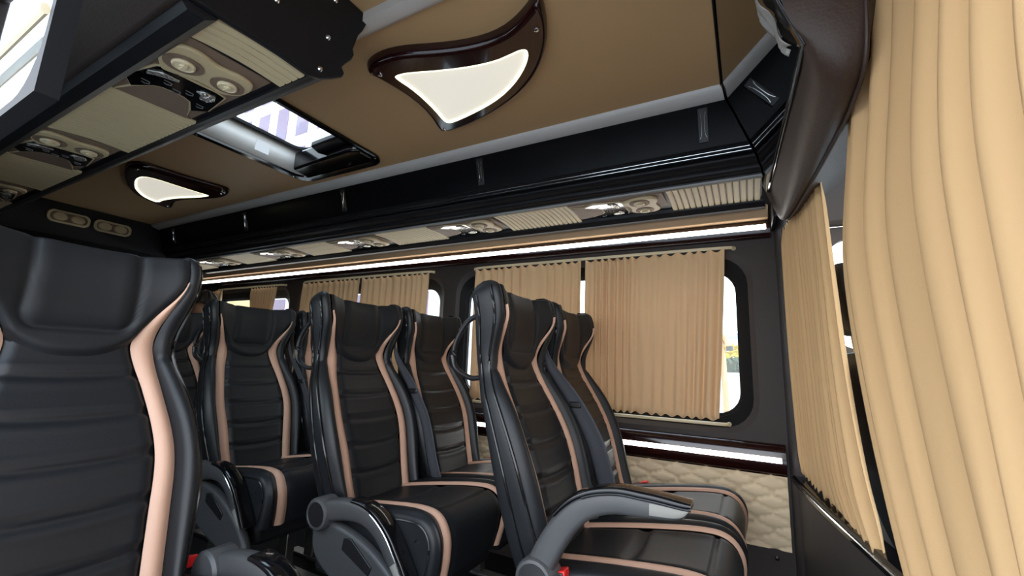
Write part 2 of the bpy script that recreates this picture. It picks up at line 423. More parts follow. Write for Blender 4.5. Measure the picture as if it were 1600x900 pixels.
rn, YfN, _ = rack(-1, -4.03, -.915, 'near overhead console with beige slatted underside, at the top left')
NEARP = [-1.03, -1.89, -2.75, -3.61]
xs = -.925
for p in NEARP:
    slats(rn, YfN, p + .002, xs, .0235); xs = p - .402
slats(rn, YfN, -4.02, xs, .0235)
# end board of the near console, with bumps along its edge
ec = [(.315, 1.592), (.47, 1.600), (.575, 1.597), (.607, 1.606), (.640, 1.628), (.668, 1.650), (.674, 1.664), (.664, 1.676), (.672, 1.690), (.690, 1.715), (.697, 1.735), (.691, 1.748), (.697, 1.775), (.703, 1.800), (.716, 1.825),
      (.725, 1.850), (.722, 1.872), (.715, 1.879), (.26, 1.879), (.26, 1.60)]
b = B(); b.prism(ec, lambda y, z, h: (-.915 + h, y, z), 0, .014); b.build('end_board', 'satin_black', rn, bevel=.003, label='black end board with silver screws')
for y, z in ((.476, 1.717), (.612, 1.724), (.601, 1.628), (.39, 1.80), (.62, 1.84)):
    b = B(); b.lathe([(.007, 0), (.007, .003), (.0045, .006), (.0022, .006), (.0018, .003), (0, .003)], lambda a, c, h, y=y, z=z: (-.901 + h, y + a, z + c), 14); b.build('screw', 'chrome', rn)

# ------------------------------------------------------------------ reading light / air vent panels (under the racks)
CX, CY = -1.225, .465                 # measured centre of the first near panel
def loc2(poly): return [(x - CX, y - CY) for x, y in poly]
BASE = [(-.2, -.1), (.195, -.1), (.195, .1), (-.2, .1)]
POD = smooth_poly(loc2([(-1.195,.396),(-1.155,.374),(-1.12,.366),(-1.078,.370),(-1.055,.391),(-1.055,.425),(-1.068,.455),(-1.068,.478),(-1.060,.508),(-1.068,.544),(-1.10,.558),(-1.142,.558),(-1.168,.543),(-1.184,.523),(-1.176,.491),(-1.176,.455),(-1.193,.428),(-1.199,.406)]), 1)
CTL = loc2([(-1.314,.372),(-1.205,.393),(-1.193,.405),(-1.199,.438),(-1.199,.480),(-1.197,.523),(-1.205,.545),(-1.317,.560),(-1.355,.535),(-1.305,.511),(-1.293,.49),(-1.291,.465),(-1.293,.442),(-1.305,.426),(-1.357,.399)])
SPK = loc2([(-1.415,.387),(-1.362,.403),(-1.312,.427),(-1.300,.442),(-1.298,.468),(-1.300,.49),(-1.312,.510),(-1.362,.532),(-1.418,.552)])
def service_panel(x, y, flip, label):
    fy = -1 if flip else 1; z0 = 1.6035
    t = thing('reading_light_panel', (x, y, z0), label, 'reading light panel', 'overhead reading light and air vent panels')
    F = lambda a, c, h: (x + a, y + fy*c, z0 + .004 + (.0045 if c*1 > 9 else 0) - fy*0 - h - (-fy*c)*0 )
    tilt = .02                                          # same slope as the slats
    G = lambda a, c, h: (x + a, y + fy*c, z0 + .010 + c*tilt*2 - h)
    b = B(); b.prism(BASE, G, 0, .010); b.build('base_plate', 'taupe', t, bevel=.002)
    b = B(); b.prism(poly_offset(CTL, .005), G, .008, .014); b.build('beige_rim', 'beige', t, bevel=.002)
    b = B(); b.prism(CTL, G, .012, .0155); cp = b.build('control_plate', 'gloss_black', t)
    b = B(); b.prism(poly_offset(SPK, .004), G, .008, .0135); sp = b.build('speaker_surround', 'beige', t, bevel=.002)
    b = B(); b.prism(SPK, G, .012, .0145); b.build('speaker_cover', 'taupe', sp)
    b = B(); b.prism(POD, G, .008, .020); pd = b.build('vent_pod', 'beige', t, bevel=.005, seg=3)
    for (vx, vy, R_) in ((-1.128, .416, .040), (-1.125, .512, .037)):
        ax, ay = vx - CX, vy - CY
        H = lambda a, c, h, ax=ax, ay=ay: G(ax + a, ay + c, h)
        b = B(); b.lathe([(R_, .019), (R_, .0225), (R_ - .004, .0225), (R_*.62, .0205), (R_*.55, .0205)], H, 28); av = b.build('air_vent', 'taupe', pd, label='round taupe vent recess with a beige nozzle')
        b = B(); b.lathe([(R_*.58, .0205), (R_*.60, .0235), (R_*.56, .027), (R_*.50, .028), (R_*.46, .0265), (R_*.22, .0265), (R_*.20, .0295), (0, .0295)], H, 28); b.build('nozzle', 'cream', av)
        b = B(); b.prism([(-R_*.34, -R_*.1), (R_*.34, -R_*.1), (R_*.34, R_*.1), (-R_*.34, R_*.1)], H, .026, .0315); b.build('nozzle_tab', 'cream', av, bevel=.001)
    for pl in ([(-1.256,.392),(-1.236,.387),(-1.216,.409),(-1.216,.447),(-1.229,.450),(-1.236,.423)], [(-1.232,.490),(-1.216,.500),(-1.214,.529),(-1.240,.540),(-1.262,.532),(-1.262,.512),(-1.238,.505)]):
        b = B(); b.prism(loc2(pl), G, .015, .019); b.build('reading_lamp', 'lens', t, bevel=.002, label='clear faceted lamp lens')
    for bx, by in ((-1.303,.407),(-1.259,.437),(-1.284,.467),(-1.262,.487),(-1.308,.533)):
        c = [(bx - CX + dx, by - CY + dy) for dx, dy in ((.009, -.010), (.007, .008), (-.004, .011), (-.009, .003), (-.006, -.004))]
        b = B(); b.tube([G(a, d, .0160) for a, d in c], .0011, 5); b.build('button', 'icon', t)
    return t
for i, p in enumerate(NEARP[:3]):
    service_panel(p - .203, .465 if True else 0, False, ['reading light and vent panel under the near console, large, beside its black end board', 'middle reading light and vent panel under the near console, second from the end board', 'reading light panel under the near console, cut by the left edge of the photo'][i])
for i, p in enumerate(FARP):
    service_panel(p - .203, 1.76, False, ['reading light and vent panel under the far rack, nearest the dark mirror', 'reading light and vent panel under the far rack, second from the mirror', 'reading light and vent panel under the far rack, third from the mirror, above second window', 'reading light and vent panel under the far rack, fourth from the mirror', 'rearmost reading light panel under the far rack, just above the large seat top'][i])

# ------------------------------------------------------------------ rear air duct box with two vents
t = thing('rear_duct_box', (-4.2, MID, 1.5), 'black box across the rear below the ceiling, carrying two beige vents', 'duct box')
pr = [(-4.045, 1.879), (-4.05, 1.862), (-4.06, 1.70), (-4.075, 1.655), (-4.11, 1.635), (-4.55, 1.62), (-4.61, 1.62), (-4.61, 1.879)]
b = B(); b.rings([[(x, .25, z) for x, z in pr], [(x, 1.99, z) for x, z in pr]]); b.build('duct_shell', 'satin_black', t, angle=40)
for y in (.66, 1.60):
    b = B(); b.lathe([(.006, 0), (.005, .003), (0, .004)], lambda a, c, h, y=y: (-4.05 + h, y + a, 1.79 + c), 10); b.build('screw', 'chrome', t)
for y0, y1, lb in ((.905, 1.122, 'beige oval double air vent on the rear box, left of its twin'), (1.142, 1.355, 'beige oval double air vent on the rear box, right of its twin')):
    zc = 1.782 ; xf = -4.050
    v = thing('double_air_vent', (xf, (y0+y1)/2, zc), lb, 'air vent', 'double air vents on the rear box')
    P = lambda y, z, h: (xf - (1.862 - z)*.06 + h, y, z)
    ro = rrect(y0, y1, zc - .042, zc + .042, .034); ri = rrect(y0 + .014, y1 - .014, zc - .030, zc + .030, .028)
    b = B(); b.rings([[P(y, z, -.002) for y, z in ro], [P(y, z, .012) for y, z in ro], [P(y, z, .014) for y, z in poly_offset(ro, -.004)], [P(y, z, .013) for y, z in ri], [P(y, z, .002) for y, z in ri]], cap=False); b.build('vent_bezel', 'beige', v)
    b = B(); b.prism(ri, P, .001, .004); b.build('vent_back', 'taupe', v)
    for k in (-1, 1):
        cy = (y0+y1)/2 + k*.045
        b = B(); b.lathe([(.040, .003), (.040, .008), (.037, .011), (.035, .009), (.032, .0115), (0, .0125)], lambda a, c, h, cy=cy: P(cy + a, zc + c*.72, h), 26); b.build('vent_disc', 'beige', v)

# ------------------------------------------------------------------ ceiling lamps
L1O = [(-1.053,.863),(-1.02,.849),(-.972,.843),(-.922,.848),(-.865,.863),(-.79,.892),(-.712,.916),(-.64,.928),(-.579,.926),(-.529,.911),(-.49,.892),(-.461,.874),(-.445,.865),(-.433,.868),(-.429,.884),(-.436,.915),(-.449,.959),(-.471,1.01),(-.499,1.055),(-.536,1.101),(-.593,1.153),(-.673,1.203),(-.769,1.244),(-.873,1.273),(-.975,1.29),(-1.038,1.29),(-1.068,1.276),(-1.06,1.238),(-1.04,1.177),(-1.026,1.096),(-1.028,1.021),(-1.039,.961),(-1.051,.913),(-1.064,.884)]
L1D = [(-.987,.925),(-.965,.921),(-.924,.929),(-.852,.955),(-.775,.979),(-.706,.995),(-.64,1.003),(-.587,.998),(-.552,.994),(-.534,1.001),(-.537,1.021),(-.556,1.051),(-.594,1.091),(-.65,1.135),(-.722,1.175),(-.799,1.202),(-.891,1.223),(-.968,1.236),(-.996,1.232),(-1.002,1.21),(-.988,1.142),(-.98,1.059),(-.981,.993),(-.989,.947)]
L2O = [(-2.996,.92),(-2.881,.882),(-2.805,.865),(-2.735,.874),(-2.699,.912),(-2.688,.984),(-2.679,1.085),(-2.659,1.188),(-2.640,1.272),(-2.665,1.308),(-2.715,1.326),(-2.797,1.33),(-2.868,1.311),(-2.956,1.285),(-3.058,1.254),(-3.13,1.247),(-3.226,1.268),(-3.300,1.297),(-3.343,1.295),(-3.350,1.26),(-3.338,1.209),(-3.289,1.122),(-3.237,1.054),(-3.122,.979)]
L2D = [(-3.057,.997),(-2.959,.963),(-2.894,.95),(-2.838,.956),(-2.812,1.003),(-2.812,1.115),(-2.808,1.211),(-2.800,1.262),(-2.822,1.275),(-2.906,1.261),(-3.049,1.212),(-3.18,1.191),(-3.272,1.200),(-3.266,1.156),(-3.225,1.098),(-3.131,1.031)]
def ceiling_lamp(O, D, screws, label):
    cx = sum(p[0] for p in O)/len(O); cy = sum(p[1] for p in O)/len(O)
    t = thing('ceiling_lamp', (cx, cy, CZ), label, 'ceiling lamp', 'horn-shaped ceiling lamps')
    O = smooth_poly(O, 1); D = smooth_poly(D, 1); zb = CZ - .034
    # match rings: resample both outlines by angle-free arc length from matching starts
    def resample(P, n):
        seg = [math.dist(P[i], P[(i+1) % len(P)]) for i in range(len(P))]; T = sum(seg); out = []; i = 0; acc = 0
        for k in range(n):
            d = T*k/n
            while acc + seg[i] < d: acc += seg[i]; i += 1
            f = (d - acc)/seg[i]; a, c = P[i], P[(i+1) % len(P)]
            out.append((lerp(a[0], c[0], f), lerp(a[1], c[1], f)))
        return out
    b = B()
    n = len(O)
    rings_ = [[(x, y, CZ - .0005) for x, y in O], [(x, y, CZ - .010) for x, y in O], [(x, y, CZ - .024) for x, y in poly_offset(O, -.004)], [(x, y, CZ - .032) for x, y in poly_offset(O, -.011)], [(x, y, zb) for x, y in poly_offset(O, -.02)]]
    b.rings(rings_, cap=False)
    o = b.build('lamp_frame_edge', 'mahogany', t)
    # bottom face between outline and opening, triangulated fill
    bm = bmesh.new()
    inner = [bm.verts.new((x - cx, y - cy, zb - CZ)) for x, y in D]; outer = [bm.verts.new((x - cx, y - cy, zb - CZ)) for x, y in poly_offset(O, -.02)]
    es = [bm.edges.new((L[i], L[(i+1) % len(L)])) for L in (inner, outer) for i in range(len(L))]
    bmesh.ops.triangle_fill(bm, use_beauty=True, edges=es)
    inner2 = [bm.verts.new((v.co.x, v.co.y, -.006)) for v in inner]
    for i in range(len(inner)): bm.faces.new((inner[i], inner[(i+1) % len(inner)], inner2[(i+1) % len(inner)], inner2[i]))
    bmesh.ops.recalc_face_normals(bm, faces=bm.faces)
    me = bpy.data.meshes.new('lamp_frame'); bm.to_mesh(me); bm.free(); me.materials.append(MATS['mahogany'])
    fo = bpy.data.objects.new('lamp_frame', me); COL.objects.link(fo); fo.parent = t
    o.parent = fo
    b = B(); b.tube([(x, y, zb + .005) for x, y in poly_offset(D, -.004)] + [(poly_offset(D, -.004)[0][0], poly_offset(D, -.004)[0][1], zb + .005)], .005, 8, up=(0, 0, 1)); b.build('glowing_rim', 'lamp_rim', t, label='bright yellowish light line around the diffuser')
    b = B(); b.prism(D, lambda x, y, h: (x, y, zb + h), .006, .010); b.build('diffuser', 'lamp_glow', t, label='softly lit milky diffuser')
    for x, y in screws:
        b = B(); b.lathe([(.008, 0), (.007, .004), (.003, .006), (0, .006)], lambda a, c, h: (x + a, y + c, zb - h), 14); b.build('screw', 'chrome', t)
ceiling_lamp(L1O, L1D, ((-1.02, .895), (-.475, .945), (-1.035, 1.262)), 'lit horn-shaped ceiling lamp with mahogany frame, the large one left of the mirror')
ceiling_lamp(L2O, L2D, ((-2.76, .90), (-2.70, 1.28), (-3.29, 1.26)), 'lit horn-shaped ceiling lamp with dark frame, the small one left of the roof hatch')

# ------------------------------------------------------------------ roof hatch
t = thing('roof_hatch', ((HX0+HX1)/2, (HY0+HY1)/2, CZ), 'black framed glass roof hatch in the brown ceiling between the two lamps', 'roof hatch')
ro = rrect(HX0 - .022, HX1 + .022, HY0 - .022, HY1 + .035, .08); rm = rrect(HX0 + .006, HX1 - .006, HY0 + .006, HY1 - .006, .06)
rt = rrect(HX0 + .02, HX1 - .02, HY0 + .02, HY1 - .02, .06); rg = rrect(HX0 + .045, HX1 - .045, HY0 + .045, HY1 - .06, .06)
b = B(); b.rings([[(x, y, CZ - .001) for x, y in ro], [(x, y, CZ - .012) for x, y in ro], [(x, y, CZ - .016) for x, y in poly_offset(ro, -.006)], [(x, y, CZ - .012) for x, y in rm], [(x, y, CZ + .03) for x, y in rm]], cap=False)
b.build('hatch_frame', 'gloss_black', t)
b = B(); b.rings([[(x, y, CZ + .0) for x, y in poly_offset(rm, -.001)], [(x, y, CZ + .125) for x, y in rt]], cap=False); b.build('shaft_lining', 'cornice', t, solid=.003, label='light grey glossy lining')
b = B(); b.rings([[(x, y, CZ + .125) for x, y in rt], [(x, y, CZ + .115) for x, y in rg], [(x, y, CZ + .130) for x, y in rg], [(x, y, CZ + .14) for x, y in ro], [(x, y, CZ + .125) for x, y in ro]], cap=False); b.build('lid_rim', 'gasket', t)
b = B(); b.rings([[(x, y, CZ + .122) for x, y in poly_offset(rg, .01)], [(x, y, CZ + .127) for x, y in poly_offset(rg, .01)]]); b.build('lid_glass', 'glass', t, smooth=False)
b = B()                               # release handle block on the far side
hp = [(-2.03, 1.275), (-1.60, 1.255), (-1.542, 1.275), (-1.545, 1.379), (-2.05, 1.379)]
b.prism(hp, lambda x, y, h: (x, y, CZ + h), -.012, .085); hb = b.build('release_housing', 'gloss_black', t, bevel=.012, seg=3)
b = B(); b.prism([(-1.80, 1.205), (-1.60, 1.195), (-1.57, 1.28), (-1.84, 1.30)], lambda x, y, h: (x, y, CZ + h), .030, .060); b.build('release_lever', 'satin_black', hb, bevel=.008)
for x, y in ((-2.1, .86), (-2.1, 1.33), (-1.525, 1.36), (-1.525, .86)):
    b = B(); b.lathe([(.006, 0), (.005, .003), (0, .004)], lambda a, c, h: (x + a, y + c, CZ - .0125 - h), 10); b.build('screw', 'chrome', t)
b = B(); b.add([(-2.078, 1.10, CZ + .03), (-2.078, 1.17, CZ + .03), (-2.072, 1.17, CZ + .085), (-2.072, 1.10, CZ + .085)], [[0, 1, 2, 3]]); b.build('sticker', 'facade', t, solid=.001, smooth=False)

# ------------------------------------------------------------------ tilted mirror panel and leather header at the front
mn = Vector((-.92, 0, -.39)).normalized()
def mp(y, z, d=0):
    x = .082 - .42*(z - 1.6); return (x - mn.x*d, y, z - mn.z*d)
t = thing('overhead_mirror', (.05, 1.4, 1.54), 'tilted dark mirror panel below the ceiling reflecting the luggage rack end', 'mirror')
pl = [(.872, 1.530), (1.76, 1.585), (1.76, 1.878), (.80, 1.878), (.835, 1.66)]
b = B(); b.prism(pl, lambda y, z, h: mp(y, z, h), 0.001, .006); b.build('mirror_glass', 'mirror', t, smooth=False)
b = B(); b.prism([(.868, 1.526), (1.765, 1.58), (1.765, 1.879), (.79, 1.879), (.831, 1.66)], lambda y, z, h: mp(y, z, h), .0065, .013); b.build('mirror_backing', 'gloss_black', t, bevel=.002)
b = B(); b.tube([mp(.80, 1.8785, -.001), mp(1.466, 1.8785, -.001)], .003, 6); b.build('top_joint', 'gasket', t)
random.seed(3)
b = B()
def filmf(u, v):
    wd = .045*math.sin(PI*clamp(.12 + .85*v))**.8
    y = lerp(.868, .84, v) + .012 + wd*u; z = lerp(1.545, 1.70, v) + .006*math.sin(u*5)
    return Vector(mp(y, z, -.004 - .007*abs(math.sin(5*u + 6*v)) - .004*math.sin(13*v)))
b.grid(filmf, 8, 18); b.build('torn_film', 'film', t, fix=False, solid=.0008, angle=25, label='crumpled clear film peeling at the corner')
# leather header: swept rounded section
t = thing('cab_header', (.22, 1.4, 1.45), 'brown leather covered header box above the cab curtain, beside the dark mirror', 'header box')
HP = [(.83, .196, 1.92), (.832, .196, 1.80), (.836, .196, 1.66), (.85, .196, 1.545), (.88, .195, 1.478), (.95, .193, 1.455), (1.13, .186, 1.450), (1.45, .160, 1.448), (1.66, .140, 1.450), (1.73, .132, 1.462), (1.765, .122, 1.50), (1.775, .112, 1.58)]
def hsec(i, n):
    pts = curve_pts([(p[0], p[1], p[2]) for p in HP], n)
    y, xf, zb = pts[i]
    xr = .082 - .42*(max(zb + .075, 1.53) - 1.6) + .012
    return y, xf, zb, xr
b = B(); rs = []
NH = 44
for i in range(NH + 1):
    y, xf, zb, xr = hsec(i, NH)
    kf = .12 + .88*sm(y, .84, 1.45)                     # near end: the section thins as the edge climbs
    zt = 1.93
    sec = [(xr - .42*0, min(zb + .085, zt)), (xr + .006, min(zb + .050, zt)), (lerp(xr, xf, .35), min(zb + .016, zt)), (lerp(xr, xf, .7), min(zb + .002, zt)), (xf, min(zb, zt)), (xf + .010, min(zb + .006, zt)),
           (xf + .012 + .018*kf, min(zb + .012, zt)), (xf + .014 + .066*kf, min(zb + .05, zt)), (xf + .016 + .144*kf, min(zb + .10, zt)), (xf + .018 + .182*kf, zt), (.082 - .42*.33 + .015, zt), (lerp(xr, .082 - .42*.33 + .015, .5), lerp(min(zb + .085, zt), zt, .5))]
    rs.append([(x, y, z) for x, z in sec])
b.rings(rs, cap=True); b.build('header_shell', 'brown_leather', t, angle=70)
b = B(); pp = [hsec(i, NH) for i in range(NH + 1)]
b.tube([(xf + .012, y - .001, zb + .001) for y, xf, zb, xr in pp if zb < 1.9], .004, 8); b.build('piping', 'brown_leather', t)
b = B(); b.box((.108, 1.80, 1.50), (.118, 1.99, 1.575)); b.build('end_bracket', 'satin_black', t, bevel=.003)

# ------------------------------------------------------------------ curtains
def curtain(name, path, zt, zb, folds, amp, label, cat='curtain', group=None, m='cloth', ruffle=.008, gather=None, nz=22, lean=0, seed=0, phase=0, warp=.012):
    rnd = random.Random(seed); P = curve_pts([(x, y, 0) for x, y in path], 200)
    ph = [rnd.uniform(-.9, .9) for _ in range(12)]; am = [rnd.uniform(.55, 1.25) for _ in range(folds + 3)]
    NU = folds * 12
    def f(u, v):
        uu = u + warp*math.sin(u*11 + ph[0]*4) + warp*.6*math.sin(u*27 + ph[4]*4)
        g = gather(u, v) if gather else u
        s = clamp(g)*200; i = min(int(s), 199); q = P[i].lerp(P[i+1], s - i)
        tn = (P[min(i+2, 200)] - P[max(i-1, 0)]).normalized(); nm = Vector((tn.y, -tn.x, 0))
        k = uu*folds; k = max(0, min(folds + .99, k)); a = am[int(k) % len(am)]*(1 - k % 1) + am[(int(k) + 1) % len(am)]*(k % 1)
        d = amp*a*(math.sin(2*PI*k + .55*math.sin(3*v + ph[1]) + phase) + .35*math.sin(4*PI*k*.53 + ph[2] + v*1.7) + .12*math.sin(2*PI*k*2.1 + ph[3]))
        top = zt(u) if callable(zt) else zt; bot = zb(u) if callable(zb) else zb
        cr = math.cos(2*PI*k + phase)
        top -= ruffle*(.5 - .5*cr); bot += ruffle*.8*(.5 + .5*math.sin(2*PI*k*1.07 + 1))*1.0
        pinch = 1 - .55*math.exp(-(v/.05)**2) - .4*math.exp(-((1-v)/.04)**2)
        z = lerp(top, bot, v)
        return q + nm*d*pinch + Vector((lean*(1 - sm(v, .08, .42)), 0, z))
    b = B(); b.grid(f, NU, nz)
    o = b.build(name, m, None, fix=False, angle=180, solid=.0016)
    return props(o, label, cat, group)
def rod(x0, x1, z, label, Y=1.972):
    pts = curve_pts([(x0, 2.004, z - .004), (x0 + .05, Y + .006, z), (lerp(x0, x1, .35), Y, z), (lerp(x0, x1, .7), Y, z), (x1 - .05, Y + .006, z), (x1, 2.0, z)], 30)
    t = thing('curtain_rod', ((x0+x1)/2, Y, z), label, 'curtain rod', 'cream rods of the window curtains')
    b = B(); b.tube(pts, .0045, 8, flat=1.5); b.build('rod_bar', 'rod', t)
    for e in (0, -1):
        b = B(); b.lathe([(.009, 0), (.009, .008), (0, .008)], lambda a, c, h, e=e: (pts[e].x + (.004 if e == 0 else -.004) + a, 2.006 - h, pts[e].z + c), 12); b.build('end_fixing', 'rod', t)
rod(-1.345, -.028, 1.443, 'cream curtain rod above the largest window')
rod(-1.36, -.075, .716, 'cream curtain rod below the largest window')
rod(-2.84, -1.64, 1.447, 'cream curtain rod above the second window from the front')
rod(-2.84, -1.64, .716, 'cream curtain rod below the second window, behind the seats')
rod(-3.99, -3.06, 1.440, 'cream curtain rod above the rearmost side window')
YC = 1.964
curtain('window_curtain', [(-1.315, YC), (-1.0, YC), (-.698, YC)], 1.436, .725, 13, .0085, 'tan pleated curtain on the left half of the largest window, behind the seats', group='pleated side window curtains', seed=1, ruffle=.014)
curtain('window_curtain', [(-.676, YC), (-.4, YC), (-.065, YC)], 1.436, .728, 14, .0085, 'tan pleated curtain on the right half of the largest window, fully in view', group='pleated side window curtains', seed=2, ruffle=.014,
        gather=lambda u, v: lerp(0, lerp(1, .93, v**1.2), u))
curtain('window_curtain', [(-2.815, YC), (-2.5, YC), (-2.235, YC)], 1.44, .725, 11, .0085, 'tan pleated curtain on the left half of the second window', group='pleated side window curtains', seed=3, ruffle=.014)
curtain('window_curtain', [(-2.215, YC), (-1.9, YC), (-1.655, YC)], 1.44, .725, 11, .0085, 'tan pleated curtain on the right half of the second window', group='pleated side window curtains', seed=4, ruffle=.014)
curtain('window_curtain', [(-3.44, YC), (-3.28, YC), (-3.125, YC)], 1.433, .725, 9, .014, 'tan curtain bunched together on the rearmost side window', group='pleated side window curtains', seed=5, ruffle=.012,
        gather=lambda u, v: lerp(.1*sm(v, 0, .3), lerp(1, .92, sm(v, 0, .3)), u))
curtain('window_curtain', [(-3.99, YC), (-3.93, YC), (-3.87, YC)], 1.433, .725, 5, .012, 'sliver of tan curtain drawn back at the left end of the rearmost side window', group='pleated side window curtains', seed=6, ruffle=.012)
# cab curtains
curtain('cab_curtain', [(.148, 1.985), (.18, 1.66), (.222, 1.30), (.245, 1.1)], 1.50, lambda u: lerp(.580, .545, u), 15, .012, 'tan curtain between the dark pillar and the driver seat, gathered on the black rail', group='curtains closing off the cab', m='cloth_near', seed=8, ruffle=.02, nz=40,
        gather=lambda u, v: u*tab([(0, .53), (.3, .555), (.6, .585), (.85, .645), (1, .74)], v))
def nearg(u, v):
    l = tab([(0, .12), (.2, .05), (.4, 0), (.6, .04), (.8, .13), (1.0, .28)], v)
    return lerp(l, 1, u)
curtain('cab_curtain', [(.215, 1.20), (.222, .80), (.215, .45), (.20, .10)], 1.66, .42, 11, .019, 'large tan curtain hanging closest to the camera at the right edge', group='curtains closing off the cab', m='cloth_near', seed=11, ruffle=.01, nz=60, gather=nearg, lean=.022, warp=.02)

# ------------------------------------------------------------------ cab partition with rail
t = thing('cab_partition', (.19, 1.5, 0), 'dark low partition under the cab curtain with a glossy black rail', 'partition')
PA = [(.135, 1.99), (.175, 1.64), (.232, 1.26), (.27, 1.0), (.30, .7)]
pp = curve_pts([(x, y, 0) for x, y in PA], 30)
b = B(); b.rings([[(q.x, q.y, 0), (q.x + .03, q.y, 0), (q.x + .03, q.y, .545), (q.x, q.y, .545)] for q in pp]); b.build('partition_panel', 'wall_grey', t, angle=50)
b = B(); b.rings([[(q.x - .012, q.y, .53), (q.x - .016, q.y, .545), (q.x - .010, q.y, .562), (q.x + .03, q.y, .566), (q.x + .036, q.y, .55), (q.x + .03, q.y, .535)] for q in pp]); b.build('top_rail', 'gloss_black', t, angle=30)
b = B(); b.tube([(q.x - .017, q.y, .549) for q in pp], .003, 6); b.build('chrome_edge', 'chrome', t)

# ------------------------------------------------------------------ driver seat in the cab
t = thing('driver_seat', (.40, 1.58, 0), 'black driver seat seen through the gap between the two cab curtains', 'seat')
def pad(b, c, h, e=4, tiltx=0):
    def f(u, v):
        a = 2*PI*u; w = -PI/2 + PI*v
        s = lambda x, p: math.copysign(abs(x)**p, x)
        x = h[0]*s(math.cos(w), .45)*s(math.cos(a), .45); y = h[1]*s(math.cos(w), .45)*s(math.sin(a), .45); z = h[2]*s(math.sin(w), .45)
        return (c[0] + x - z*tiltx, c[1] + y, c[2] + z)
    b.grid(f, 32, 20, cu=True)
b = B(); pad(b, (.345, 1.58, .70), (.062, .25, .295), tiltx=.2); b.build('seat_back', 'leather_smooth', t)
b = B(); pad(b, (.275, 1.60, 1.150), (.038, .135, .103), tiltx=.15); hr = b.build('headrest', 'leather_smooth', t)
for y in (1.54, 1.66):
    b = B(); b.tube([(.295, y, .95), (.285, y, 1.08)], .007, 8); b.build('headrest_post', 'chrome', hr)
b = B(); pad(b, (.66, 1.58, .42), (.26, .25, .08)); b.build('seat_cushion', 'leather_smooth', t)
b = B(); b.box((.5, 1.38, 0), (.9, 1.78, .36)); b.build('seat_base', 'black_plastic', t, bevel=.02)

# ------------------------------------------------------------------ passenger seats
SL = .745; T = Vector((-.342, 0, .94)); NRM = Vector((.94, 0, .342)); S0 = Vector((-.08, 0, .45))
W_ = [(0,.180),(.1,.196),(.25,.214),(.4,.214),(.55,.198),(.65,.177),(.72,.177),(.82,.194),(.90,.202),(.95,.199),(1.0,.185)]
SO = [(0,.148),(.2,.160),(.37,.168),(.55,.152),(.68,.138),(.74,.142),(.80,.156),(.865,.169),(.95,.170),(1.0,.165)]
SI = [(0,.110),(.2,.122),(.37,.132),(.55,.116),(.67,.097),(.71,.099),(.78,.132),(.82,.154),(.865,.169),(.95,.170),(1.0,.165)]
def wing(v): return .052*sm(v, .64, .84) - .010*sm(v, .94, .99)
def bdep(v): return tab([(0,-.075),(.3,-.070),(.55,-.046),(.75,-.030),(1,-.026)], v)
def SP(u, v, d):
    lum = .016*math.sin(PI*clamp(v/.62))**2 - .012*math.exp(-((v - .66)/.12)**2) + .034*sm(v, .70, .92)
    return S0 + T*(v*SL) + NRM*(d + lum) + Vector((0, u, 0))
QV = [.115, .235, .355, .475, .595]
def back_depth(u, v):
    d = .012
    for q in QV:
        e = abs(v - q - .010*(u/.12)**2)
        d -= .006*math.exp(-(e/.010)**2) ; d += .0015*math.exp(-((e - .022)/.012)**2); d -= .0025*math.exp(-((v - q - .022)/.005)**2)
    w = tab(SI, v); k = abs(u)/w
    d -= .010*max(0, (k - .86)/.14)**2
    return d
def head_depth(u, v, s, si):
    k = abs(u)/.168
    d = .026 + (wing(v)*.80)*k**2.4
    d -= .018*math.exp(-(s/.05)**2)
    qx, qz = abs(u) - .058, abs(v - .94) - .175             # rounded inset panel, open at the top
    sd = math.hypot(max(qx, 0), max(qz*SL, 0)) + min(max(qx, qz*SL), 0) - .030
    d += -.006*math.exp(-(sd/.0055)**2) + .006*sm(-sd, 0, .03)
    d -= .009*max(0, (abs(u)/si - .9)/.1)**2
    return d
